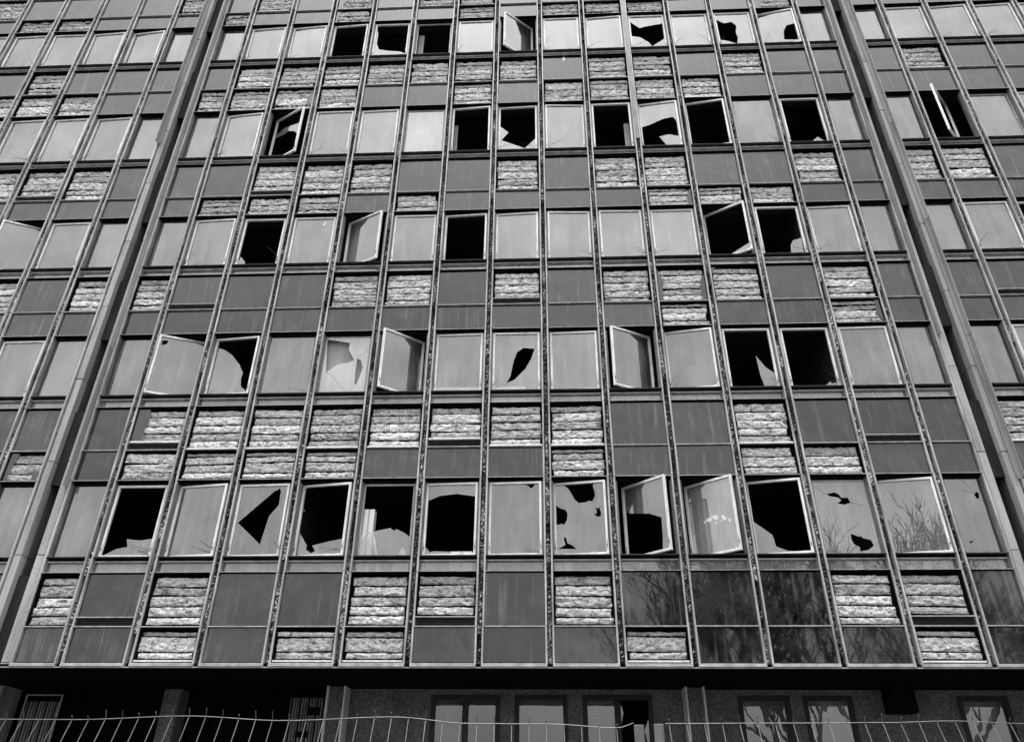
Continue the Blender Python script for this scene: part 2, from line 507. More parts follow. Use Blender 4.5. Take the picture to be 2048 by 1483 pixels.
# ------------------------------------------------------------------ mullions
def fin_mesh(seed, zs, sides):
    r = random.Random(seed)
    mb = MB()
    for s in sides:
        for z0, z1 in zip(zs, zs[1:]):
            j, y = r.uniform(-.003, .003), r.uniform(-.004, .004)
            xa, xb = sorted((s * .044, s * .0755))
            mb.bar(xa + j, xb + j, -.034 + y, .13, z0 + .0015, z1 - .0015, .005)
    return mb
def filler_mesh(seed, z0, z1, w=.086):
    r = random.Random(seed)
    n = int((z1 - z0) / .028)
    gap = [0.0] * (n + 1)
    k = 0
    while k < n:                                   # stretches where the sealant has fallen out
        run = r.randint(14, 60)
        k += run
        run = r.randint(3, 22) if r.random() < .8 else r.randint(30, 90)
        for q in range(k, min(n, k + run)): gap[q] = 1
        k += run
    for q in range(min(n, r.choice((4, 18, 26, 30)))): gap[q] = 1
    def fn(u, v):
        i = min(n, int(v * n + .5))
        z = z0 + (z1 - z0) * v
        y = .004 + .040 * noise.noise((u * 2.3 + seed, z * 17, 3.1)) + .030 * noise.noise((u * 5 + seed, z * 47, 9.7))
        if u in (0, 1): y += .03
        return ((u - .5) * w, min(y + .07 * gap[i], .125), z)
    return MB().grid(4, n, fn)
zs_all = [E_Z + OFF]
for f in range(1, 7):
    b, a, d, c = LEV[f]
    zs_all += [b + OFF, a + OFF, c + OFF]
zs_all[-1] = TOP_Z + OFF
mull = [((i - 6.5) * 1.2, (-1, 1)) for i in range(14)] + [(x, (-1, 1)) for x in LM + RM]
for i, (x, s) in enumerate(mull):
    o = obj('mullion', fin_mesh(i, zs_all, s).mesh('mullion', M['fin']), building, (x, 0, 0))
    obj('sealant', filler_mesh(i * 7.3, E_Z + OFF + .01, TOP_Z + OFF - .01).mesh('sealant', M['filler']), o)
obj('mullion_cap', MB().bar(2.95, 3.05, -.046, -.036, 10.85 + OFF, TOP_Z + OFF, .003).box(2.965, 3.035, -.036, -.002, 10.87 + OFF, TOP_Z + OFF - .02).mesh('mullion_cap', M['frame']), building)
for x, s in ((-9.28, -1), (-8.65, 1), (8.65, -1), (9.28, 1)):       # single fins beside the expansion joints
    mb = MB()
    for z0, z1 in zip(zs_all, zs_all[1:]):
        xa, xb = sorted((x, x + s * .038))
        mb.bar(xa, xb, -.034 + rnd.uniform(-.003, .003), .13, z0 + .0015, z1 - .0015, .005)
    obj('edge_fin', mb.mesh('edge_fin', M['fin']), building)

# ------------------------------------------------------------------ expansion joints between the three sections
JZ = [2.258 + 1.88 * k for k in range(-2, 10)]
PZ = [1.69 + 3.147 * k for k in range(0, 7)]
for s in (-1, 1):
    nm = 'left' if s < 0 else 'right'
    for (xa, xb) in ((8.675, 8.83), (9.12, 9.255)):
        st = None
        zz = [E_Z + .0] + [z for z in JZ if E_Z < z < TOP_Z] + [TOP_Z]
        for z0, z1 in zip(zz, zz[1:]):
            X0, X1 = sorted((s * xa, s * xb))
            j = rnd.uniform(-.004, .004)
            obj('rendered_strip', MB().bar(X0, X1, j, .18, z0 + OFF + .006, z1 + OFF - .006, .006).mesh('rendered_strip', M['plaster']), building)
    for (xa, xb) in ((8.81, 8.829), (9.121, 9.14)):
        zz = [E_Z] + [z for z in JZ if E_Z < z < TOP_Z] + [TOP_Z]
        for z0, z1 in zip(zz, zz[1:]):
            X0, X1 = sorted((s * xa, s * xb))
            obj('groove_panel', MB().bar(X0, X1, .012 + rnd.uniform(0, .004), .66, z0 + OFF + .008, z1 + OFF - .008, .004).mesh('groove_panel', M['groove']), building)
    X0, X1 = sorted((s * 8.6, s * 9.33))
    obj('groove_back', MB().box(X0, X1, .66, .70, E_Z + OFF, TOP_Z + OFF).mesh('groove_back', M['dark']), building)
    # crumbly gaps beside the bare strips
    for x in (8.663, 9.267):
        mb = filler_mesh(x * s, E_Z + OFF + .02, TOP_Z + OFF - .02, .024)
        obj('sealant', mb.mesh('sealant', M['filler']), building, (s * x, .02, 0))
    # projecting cover plates, the lower lengths have come off
    for x, zlow in ((8.666, 1.69 if s < 0 else 4.82), (9.272, 11.13 if s < 0 else 1.69)):
        zz = [z for z in PZ if z > zlow - .05] + [TOP_Z]
        for z0, z1 in zip(zz, zz[1:]):
            mb = MB()
            sx = 1 if (x < 9) == (s > 0) else -1
            X0, X1 = sorted((s * x - .009, s * x + .009))
            mb.bar(X0, X1, -.172 + rnd.uniform(-.006, .006), -.036, z0 + OFF + .007, z1 + OFF - .007, .005)
            inner = s * (x + (.06 if x < 9 else -.06))
            Y0, Y1 = sorted((s * x + (.009 if inner > s * x else -.009), inner))
            mb.box(Y0, Y1, -.044, -.037, z0 + OFF + .008, z1 + OFF - .008)
            obj('cover_plate', mb.mesh('cover_plate', M['plate']), building)
    # lining of the gap behind plates and strips
    X0, X1 = sorted((s * 8.652, s * 8.674)); Y0, Y1 = sorted((s * 9.256, s * 9.278))
    obj('joint_lining', MB().box(X0, X1, .14, .655, E_Z + OFF, TOP_Z + OFF).box(Y0, Y1, .14, .655, E_Z + OFF, TOP_Z + OFF).mesh('joint_lining', M['dark']), building)

# ------------------------------------------------------------------ spandrels
panel_cache = {}
def panel_mesh(w, h):
    k = (round(w, 3), round(h, 3))
    if k not in panel_cache:
        mb = MB().bar(0, w, 0, .012, 0, h, .002)
        panel_cache[k] = mb.mesh('panel', M['panel'])
    return panel_cache[k]
wool_jobs = []                                      # every strip: (size, builder args)
def wool_mesh(mb, w, h, seed, x, y, z, slope=0.0):
    nx, nz = max(8, int(w / .024)), max(4, int(h / .021))
    def fn(u, v):
        px, pz = u * w, v * h
        eu, ev = min(u, 1 - u) * w, min(v, 1 - v) * h
        q = noise.noise((px * 3.2 + seed, pz * 6, seed)) * .014
        r = 1 - abs(noise.noise((px * 7 + seed, pz * 15 + px * 3, seed + 5))) * 2      # crumpled ridges
        t = 1 - abs(noise.noise((px * 17 + seed, pz * 31, seed + 9))) * 2
        edge = .016 if min(eu, ev) < .002 else 0
        dz = 0
        if ev < .002: dz = .006 * noise.noise((px * 9 + seed, v * 5, 4.4)) + .005 * noise.noise((px * 40 + seed, v * 5, 1.4))
        dx = .016 * noise.noise((pz * 17 + seed, u * 9, 7.7)) if eu < .002 else 0
        return (x + px + dx, y + .004 - q - .026 * r - .012 * t + edge, z + pz + dz + slope * (px - w / 2))
    mb.grid(nx, nz, fn)
    return mb
def rim(w, h):
    k = ('rim', round(w, 3), round(h, 3))
    if k not in panel_cache:
        mb = MB().box(0, w, .118, .132, 0, h)
        mb.box(0, .012, .0, .118, 0, h).box(w - .012, w, .0, .118, 0, h).box(.012, w - .012, .0, .118, h - .012, h)  # near-black sides, the shade of the opening put into the colour
        panel_cache[k] = mb.mesh('insulation_opening', M['dark'])
    return panel_cache[k]

def spandrel(kind, f, col, z0, z1):
    x0, x1 = edges(col)
    w, h = x1 - x0, z1 - z0
    bare = col in (WOOL_B if kind == 'B' else WOOL_S)[f]
    vent = kind == 'B' and col in VENTS[f]
    base = z0
    if vent:
        vh = .155
        mb = MB().box(x0, x1, .10, .13, z0 + .012, z0 + vh)
        for k in range(5):
            zz = z0 + .018 + k * .027
            b = len(mb.v)
            mb.v += [(x0 + .02, .012, zz), (x1 - .02, .012, zz), (x1 - .02, .07, zz + .020), (x0 + .02, .07, zz + .020),
                     (x0 + .02, .012, zz + .004), (x1 - .02, .012, zz + .004), (x1 - .02, .07, zz + .024), (x0 + .02, .07, zz + .024)]
            for q in ((0, 3, 2, 1), (4, 5, 6, 7), (0, 1, 5, 4), (1, 2, 6, 5), (2, 3, 7, 6), (3, 0, 4, 7)):
                mb.f.append(tuple(b + i for i in q)); mb.m.append(0)
        mb.box(x0, x0 + .018, .005, .10, z0 + .012, z0 + vh - .012).box(x1 - .018, x1, .005, .10, z0 + .012, z0 + vh - .012)
        for q in range(len(mb.v)): mb.v[q] = (mb.v[q][0], mb.v[q][1], mb.v[q][2] + OFF)
        lo = obj('louvre', mb.mesh('louvre', M['louvre']), building)
        obj('louvre_rail', MB().bar(x0, x1, -.022, .09, z0 + vh - .010 + OFF, z0 + vh + .006 + OFF, .003).mesh('louvre_rail', M['edge']), lo)
        base = z0 + vh + .006
    zb, zt = base + .010, z1 - .010
    if not bare:
        tilt = (R(rnd.uniform(-.25, .25)), 0, R(rnd.uniform(-.3, .3)))
        obj('panel', panel_mesh(w - .006, zt - zb), building, (x0 + .003, .020, zb + OFF), tilt)
        return
    ins = obj('insulation', rim(w, zt - zb), building, (x0, 0, zb + OFF))
    H = zt - zb
    big = kind == 'B'
    if f == 1 and not big: cuts = [0, .24, .79, 1]
    elif big: cuts = [0, .16, .37, .59, .81, 1] if not vent else [0, .22, .48, .78, 1]
    else: cuts = [0, .22, .58, .84, 1] if rnd.random() < .6 else [0, .28, .62, 1]
    cuts = [0] + [c + rnd.uniform(-.03, .03) for c in cuts[1:-1]] + [1]
    top_gap = .05 if big else .035
    if f == 1 and not big: top_gap = .05
    slope = rnd.uniform(-.012, .012) - (.022 if (isinstance(col, int) and col > 7 and f == 1) else 0)
    z_lo, z_hi = .022, H - top_gap
    if (f == 1 and not big) or (f == 2 and big):
        obj('bottom_rail', MB().bar(.005, w - .005, .004, .08, .002, .030, .003).mesh('bottom_rail', M['rail']), ins)
        z_lo = .052 if f == 1 else .038
    n = len(cuts) - 1
    for k in range(n):
        sz0 = z_lo + (z_hi - z_lo) * cuts[k] + .012
        sz1 = z_lo + (z_hi - z_lo) * cuts[k + 1] - .012
        il, ir = .022 + rnd.uniform(0, .03), .022 + rnd.uniform(0, .03)
        sl = slope + rnd.uniform(-.006, .006)
        if rnd.random() < .16: sl += rnd.choice((-1, 1)) * rnd.uniform(.012, .03)
        if rnd.random() < .10:
            if rnd.random() < .5: il += rnd.uniform(.015, .05)
            else: ir += rnd.uniform(.015, .05)
        if k == 0 or k == n - 1: sl *= .5
        dist = (Vector((x0, 0, z0 + OFF)) - Vector(CAM)).length
        wool_jobs.append(((sz1 - sz0) * w / dist ** 2, ins, w - il - ir, sz1 - sz0, rnd.uniform(0, 300), il, .062 + rnd.uniform(-.012, .012), sz0, sl))
    if (kind, f, col) in TORN:
        polys = [[(x * (w - .006), z * H) for x, z in p] for p in TORN[(kind, f, col)]]
        for p in polys:
            for mb in pieces(slab([p], [], .010, (-.01, w, -.01, H + .01))):
                obj('panel_scrap', mb.mesh('panel_scrap', [M['panel'], M['glass_edge']]), ins, (.003, .020, 0), (0, 0, R(rnd.uniform(-.4, .4))))

for f in range(1, 7):
    b, a, d, c = LEV[f]
    zbot = LEV[f - 1][3] if f > 1 else E_Z + .02
    for col, (cx0, cx1) in CELLS.items():
        if not in_view((cx0 + cx1) / 2, (a + b) / 2): continue
        x0, x1 = edges(col)
        spandrel('B', f, col, b + .008, a - .008)
        spandrel('S', f, col, zbot + .012, b - .008)
        bow = rnd.uniform(-.002, .002)
        obj('transom', MB().bar(x0, x1, -.030, .11, b - .0085 + OFF + bow, b + .0085 + OFF + bow, .003).mesh('transom', M['edge']), building)
        if f == 1:
            obj('bottom_transom', MB().bar(x0 - .03, x1 + .03, -.036, .12, E_Z - .004 + OFF, E_Z + .018 + OFF, .004)
                .bar(x0 - .03, x1 + .03, -.046, .12, E_Z - .036 + OFF, E_Z - .008 + OFF, .004).mesh('bottom_transom', M['edge']), building)

wool_jobs.sort(key=lambda j: -j[0])
for j in wool_jobs[:298]:
    mb = wool_mesh(MB(), *j[2:])
    obj('wool_strip', mb.mesh('wool_strip', M['wool'], True), j[1])
rest = MB()
for j in wool_jobs[298:]:
    o = j[1].location
    wool_mesh(rest, j[2], j[3], j[4], j[5] + o.x, j[6] + o.y, j[7] + o.z, j[8])
if rest.v:
    tag(obj('wool_strips', rest.mesh('wool_strips', M['wool'], True), building), kind='stuff')

# parapet band above the topmost panels
for col in CELLS:
    x0, x1 = edges(col)
    obj('parapet_panel', panel_mesh(x1 - x0 - .006, TOP_Z - LEV[6][1] - .03), building, (x0 + .003, .02, LEV[6][1] + .015 + OFF))
    obj('transom', MB().bar(x0, x1, -.03, .11, LEV[6][1] - .0085 + OFF, LEV[6][1] + .0085 + OFF, .003).mesh('transom', M['edge']), building)

# ------------------------------------------------------------------ windows
HOLES = {
    (5, 4): {'h': [[(-0.017, 1.681), (0.978, 1.627), (0.995, 0.131), (0.785, 0.265), (0.462, 0.312), (0.174, 0.388), (0.088, 0.643), (0.09, 1.024)]]},
    (5, 10): {'h': [[(0.035, 1.253), (0.29, 0.951), (0.433, 1.007), (0.937, 1.121), (0.955, 0.476), (0.575, 0.139), (0.493, 0.315), (0.278, 0.543), (0.029, 0.618)]]},
    (5, 12): {'h': [[(0.025, 1.245), (0.243, 1.048), (0.466, 1.099), (0.575, 0.903), (0.516, 0.623), (0.542, 0.404), (0.484, 0.13), (0.253, 0.265), (0.013, 0.339)]]},
    (5, 13): {'h': [[(0.57, 0.228), (0.612, 0.586), (0.724, 0.803), (0.935, 0.832), (0.921, 0.124)]]},
    (4, 2): {'s': [[(-0.003, 0.984), (0.332, 1.196), (0.988, 1.058), (0.987, 0.588), (0.76, 0.846), (0.533, 0.975), (0.343, 0.924)], [(0.508, 0.084), (1.007, 0.143), (1.13, -0.098)]]},
    (4, 7): {'h': [[(0.018, 1.787), (0.966, 1.706), (0.938, 0.466), (0.812, 0.297), (0.669, 0.121), (0.076, 0.456), (0.253, 0.726), (0.031, 0.979)]]},
    (4, 10): {'h': [[(0.038, 0.821), (0.257, 0.887), (0.591, 1.039), (0.842, 1.074), (0.916, 0.93), (0.918, 0.364), (0.677, 0.465), (0.445, 0.417), (0.604, 0.064), (-0.014, 0.165)]]},
    (4, 13): {'s': [[(0.553, 0.09), (0.724, 0.259), (0.877, 0.078)]]},
    (3, 2): {'s': [[(0.036, 0.041), (0.082, 0.311), (0.19, 0.183), (0.252, 0.035)]]},
    (3, 11): {'s': [[(0.419, 0.061), (0.928, 0.216), (0.946, 0.025)]]},
    (3, 12): {'s': [[(0.622, 0.054), (0.65, 0.299), (0.723, 0.442), (0.924, 0.507), (0.901, 0.046)]]},
    (2, 1): {'h': [[(0.066, 1.303), (0.189, 1.323), (0.18, 1.238), (0.08, 1.179)]]},
    (2, 2): {'h': [[(-0.016, 1.457), (0.983, 1.423), (1.037, 0.48), (0.948, 0.063), (0.778, 0.21), (0.739, 0.4), (0.759, 0.536), (0.635, 0.755), (0.424, 1.002), (0.232, 1.144), (0.034, 1.233)]]},
    (2, 4): {'h': [[(0.724, 0.877), (0.804, 0.841), (0.871, 0.648), (0.823, 0.408), (0.77, 0.222), (0.735, 0.273), (0.725, 0.616)], [(0.023, 1.373), (0.526, 1.273), (0.515, 1.112), (0.668, 0.843), (0.541, 0.775), (0.334, 0.744), (0.199, 0.625), (0.106, 0.54)]]},
    (2, 7): {'h': [[(0.636, 1.058), (0.875, 1.036), (0.799, 0.792), (0.681, 0.553), (0.448, 0.286), (0.289, 0.215), (0.374, 0.388), (0.43, 0.73), (0.503, 0.955)]]},
    (2, 11): {'s': [[(0.618, 0.777), (0.774, 0.501), (0.948, 0.347), (0.981, 0.049), (0.688, 0.054), (0.643, 0.303)]]},
    (2, 12): {'s': [[(0.702, 0.067), (0.802, 0.148), (0.82, 0.098), (0.924, 0.129), (0.924, 0.064)]]},
    (1, 1): {'s': [[(0.439, 0.369), (0.703, 0.34), (0.949, 0.379), (0.952, 0.057), (0.083, 0.061), (0.29, 0.181), (0.494, 0.22)]]},
    (1, 3): {'h': [[(0.077, 0.678), (0.696, 1.297), (0.737, 1.301), (0.779, 1.352), (0.811, 1.279), (0.816, 1.008), (0.661, 0.788), (0.583, 0.25)]]},
    (1, 4): {'h': [[(-0.026, 1.46), (0.966, 1.416), (0.963, 0.333), (0.678, 0.296), (0.353, 0.234), (0.426, 0.124), (0.348, 0.089), (0.239, 0.161), (0.241, 0.241), (0.059, 0.494), (0.004, 0.566), (0.021, 0.898), (0.098, 0.921), (0.042, 0.981)]]},
    (1, 5): {'s': [[(0.211, 0.476), (0.573, 0.555), (0.644, 0.5), (0.694, 0.533), (0.845, 0.459), (0.956, 0.377), (0.982, 0.046), (0.022, 0.051), (0.019, 0.423)]]},
    (1, 6): {'h': [[(0.033, 1.085), (0.257, 1.178), (0.58, 1.211), (0.933, 1.15), (0.957, 0.072), (0.215, 0.114), (0.138, 0.097), (0.01, 0.237)]]},
    (1, 7): {'h': [[(0.679, 1.368), (0.854, 1.392), (0.84, 1.335), (0.773, 1.294), (0.733, 1.352)]]},
    (1, 8): {'h': [[(0.173, 1.402), (0.787, 1.398), (0.745, 1.328), (0.778, 1.22), (0.773, 1.108), (0.724, 1.024), (0.672, 1.044), (0.603, 1.017), (0.527, 1.014), (0.466, 1.01), (0.393, 1.087), (0.322, 1.237), (0.278, 1.313)], [(0.017, 1.017), (0.115, 0.93), (0.22, 0.892), (0.255, 0.811), (0.237, 0.687), (0.182, 0.605), (0.152, 0.63), (0.016, 0.607)], [(0.763, 0.895), (0.807, 0.892), (0.836, 0.875), (0.87, 0.951), (0.858, 0.857), (0.877, 0.801), (0.866, 0.732), (0.806, 0.72), (0.742, 0.779), (0.795, 0.791), (0.798, 0.861)], [(0.059, 0.162), (0.201, 0.229), (0.168, 0.36), (0.212, 0.365), (0.239, 0.25), (0.319, 0.215), (0.402, 0.14)]]},
    (1, 9): {'h': [[(-0.025, 0.966), (0.149, 0.88), (0.558, 0.777), (0.824, 0.643), (0.814, 0.29), (0.775, -0.061), (-0.096, 0.122)]]},
    (1, 11): {'h': [[(0.043, 1.458), (0.965, 1.426), (0.967, 0.031), (0.546, 0.078), (0.357, 0.177), (0.35, 0.282), (0.331, 0.388), (0.181, 0.532), (0.017, 0.68)]]},
    (1, 12): {'h': [[(0.248, 1.153), (0.397, 1.188), (0.466, 1.151), (0.503, 1.082), (0.618, 1.081), (0.648, 0.984), (0.525, 0.944), (0.403, 0.972), (0.491, 1.026), (0.452, 1.082), (0.304, 1.111)], [(0.52, 0.395), (0.657, 0.341), (0.698, 0.354), (0.714, 0.315), (0.854, 0.275), (0.879, 0.171), (0.762, 0.095), (0.621, 0.07), (0.626, 0.147), (0.539, 0.199), (0.509, 0.29)]]},
    (1, 14): {'h': [[(0.549, 1.171), (0.596, 1.157), (0.579, 1.061), (0.533, 1.034), (0.507, 1.116)], [(0.147, 0.239), (0.25, 0.257), (0.174, 0.208)]]},
}
CRACKS = {(1, 12): [[(0.057, 1.294), (0.146, 1.224), (0.248, 1.153)], [(0.647, 0.978), (0.757, 0.956), (0.889, 0.922)]], (2, 4): [[(0.724, 0.877), (0.818, 0.981), (0.955, 1.121)], [(0.091, 0.54), (0.233, 0.486), (0.359, 0.313), (0.497, 0.159), (0.626, 0.073)]], (1, 14): [[(0.322, 1.438), (0.434, 1.297), (0.526, 1.163)], [(0.574, 1.061), (0.642, 0.978), (0.713, 0.842)], [(0.308, 1.215), (0.516, 1.144)]], (1, 3): [[(0.583, 0.25), (0.698, 0.136), (0.738, 0.061)]], (2, 7): [[(0.875, 1.036), (0.915, 1.249), (0.928, 1.356)]], (5, 10): [[(0.29, 0.951), (0.256, 1.274), (0.248, 1.436)]]}
SPLASH = [[(0.367, 0.692), (0.444, 0.728), (0.497, 0.689), (0.459, 0.63), (0.39, 0.646)], [(0.474, 0.735), (0.589, 0.735), (0.621, 0.66), (0.546, 0.637), (0.51, 0.686)], [(0.67, 0.702), (0.726, 0.702), (0.771, 0.625), (0.738, 0.593), (0.688, 0.636)], [(0.798, 0.619), (0.851, 0.606), (0.836, 0.544), (0.803, 0.565)], [(0.529, 0.614), (0.585, 0.607), (0.565, 0.566), (0.537, 0.572)], [(0.321, 0.675), (0.365, 0.679), (0.35, 0.628), (0.321, 0.63)], [(0.644, 0.628), (0.68, 0.62), (0.669, 0.582)]]
# (row, column): how far each sash is swung on its upright pivot, degrees; plus = right edge out
OPEN = {(5, 7): -37, (5, 13): 10, (4, 2): 28, (4, 7): 2, (4, 10): 6.6, (4, 11): 8, (3, 4): 26, (3, 11): 31, (2, 1): -22, (2, 2): 6, (2, 5): -38,
        (2, 9): -28, (2, 10): 10, (2, 13): 1.5, (1, 1): 0, (1, 2): 8, (1, 3): 3, (1, 4): 9, (1, 6): 3, (1, 7): 3, (1, 8): 9, (1, 9): 42, (1, 10): 39,
        (1, 11): 12, (1, 13): 10, (3, 'L2'): -24, (4, 'R1'): -46, (5, 'L1'): 5, (4, 1): 5, (5, 3): 3, (5, 'R2'): 3, (3, 7): 3, (3, 3): 0,
        (5, 4): 0, (5, 10): 0, (5, 12): 0, (4, 13): 0, (3, 2): 0, (3, 12): 0, (2, 4): 0, (2, 7): 0, (2, 11): 0, (2, 12): 0, (1, 5): 0, (1, 12): 0}
EMPTY = {(5, 3), (5, 5), (4, 6), (4, 9), (4, 11), (3, 6), (3, 'R2')}
INNER = {(1, 5), (4, 5), (4, 12), (2, 3), (5, 5), (4, 'R2'), (1, 12), (2, 4)}      # these show only the inner frame set deeper
HAZY = {(2, 4), (1, 10), (4, 5)}
STATE = {(5, 3): 'window with its glass gone in the top row, three bays from the left joint', (5, 7): 'casement standing wide open in the top row',
         (1, 8): 'window with four ragged holes in its pane', (1, 12): 'window with two small jagged holes', (2, 7): 'window with one leaf-shaped hole',
         (1, 3): 'window with a diagonal wedge broken out of its pane', (1, 6): 'window with an arched hole filling most of its pane',
         (2, 5): 'casement hanging open towards the street in the second row, free edge on the left', (2, 9): 'second open casement of the second row, free edge on the left',
         (1, 9): 'open casement with the lower half of its pane missing', (1, 10): 'open casement with dusty whole glass in the lowest row',
         (3, 4): 'casement ajar with whole glass in the third row', (3, 11): 'open casement frame with hardly any glass left',
         (4, 2): 'open casement with a curved shard left in it', (2, 4): 'window with cracked dusty glass and a crescent hole',
         (4, 10): 'window with a wave-shaped hole across the lower half', (5, 10): 'top row window with a wing-shaped hole', (5, 12): 'top row window with a ragged hole on its left side'}
wcache = {}
def frame_mesh(w, hs, ht, narrow):
    """fixed outer frame; z 0 is the sill line d, hs the strip height below, ht the window height above"""
    k = (round(w, 3), round(hs, 3), round(ht, 3), narrow)
    if k in wcache: return wcache[k]
    mb = MB()
    mb.bar(0, w, -.032, .12, ht - .004, ht + .009, .003, 1)                 # head transom, underside shade painted as the dark box below
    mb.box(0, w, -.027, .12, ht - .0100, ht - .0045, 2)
    mb.box(0, w, .055, .125, ht - .070, ht - .0105, 2)                      # frame head in the recess, coloured near-black for shade
    mb.box(.0, .016, .008, .125, .009, ht - .0705); mb.box(w - .016, w, .008, .125, .009, ht - .0705)
    mb.box(.0165, .034, .036, .125, .009, ht - .0705); mb.box(w - .034, w - .0165, .036, .125, .009, ht - .0705)
    if narrow:
        mb.box(.0345, .055, .060, .125, .009, ht - .0705, 3); mb.box(w - .055, w - .0345, .060, .125, .009, ht - .0705, 3)
    mb.bar(0, w, -.040, .125, -.009, .0085, .003, 3)                        # sill ledge, its dark colour holds the underside shade
    mb.box(0, w, .045, .125, -.066, -.0095, 2)  # recess under the ledge, shade put into the near-black colour
    mb.bar(.012, w - .012, .010, .120, -.086, -.0665, .003, 1)              # rail over the strip light
    mb.box(0, .028, .030, .125, -hs + .0085, -.0865); mb.box(w - .028, w, .030, .125, -hs + .0085, -.0865)
    mb.box(.0285, w - .0285, .040, .125, -hs + .0085, -hs + .022)
    mb.box(0, w, -.028, .125, -hs - .008, -hs - .0015, 2)  # underside shade of the lower ledge, painted as a dark box
    mb.bar(0, w, -.034, .125, -hs - .001, -hs + .008, .003, 1)              # head of the panel below
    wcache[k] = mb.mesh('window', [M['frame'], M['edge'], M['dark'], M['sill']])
    return wcache[k]
def sash_mesh(w, h, side):
    k = ('s', round(w, 3), round(h, 3))
    if k in wcache: return wcache[k]
    t, X, A, B = .042, -w / 2, -.030, .020
    mb = MB()
    mb.bar(X, X + t, A, B, 0, h, .004); mb.bar(X + w - t, X + w, A, B, 0, h, .004)
    mb.bar(X + t + .0005, X + w - t - .0005, A + .001, B, 0, t, .004); mb.bar(X + t + .0005, X + w - t - .0005, A + .001, B, h - t, h, .004)
    for zx in (.22, .62):                                                   # hinge lugs on the head
        mb.box(X + w * zx, X + w * zx + .05, A - .004, B - .006, h + .0005, h + .012, 1)
    for xx in (X + .018, X + w - .024):                                     # bolt slots near the foot of each stile
        mb.box(xx, xx + .006, A - .0035, A + .004, .10, .26, 1)
        mb.box(xx - .006, xx + .012, A - .012, A - .0036, .15, .175, 1)
        mb.box(xx, xx + .006, A - .0025, A + .004, h * .55, h * .55 + .008, 1)
    wcache[k] = mb.mesh('sash', [M['sash'], M['bolt']])
    return wcache[k]
def wire(parent, pts):
    mb = MB().tube(pts, .006, .004, 4)
    obj('wire', mb.mesh('wire', M['wire']), parent)

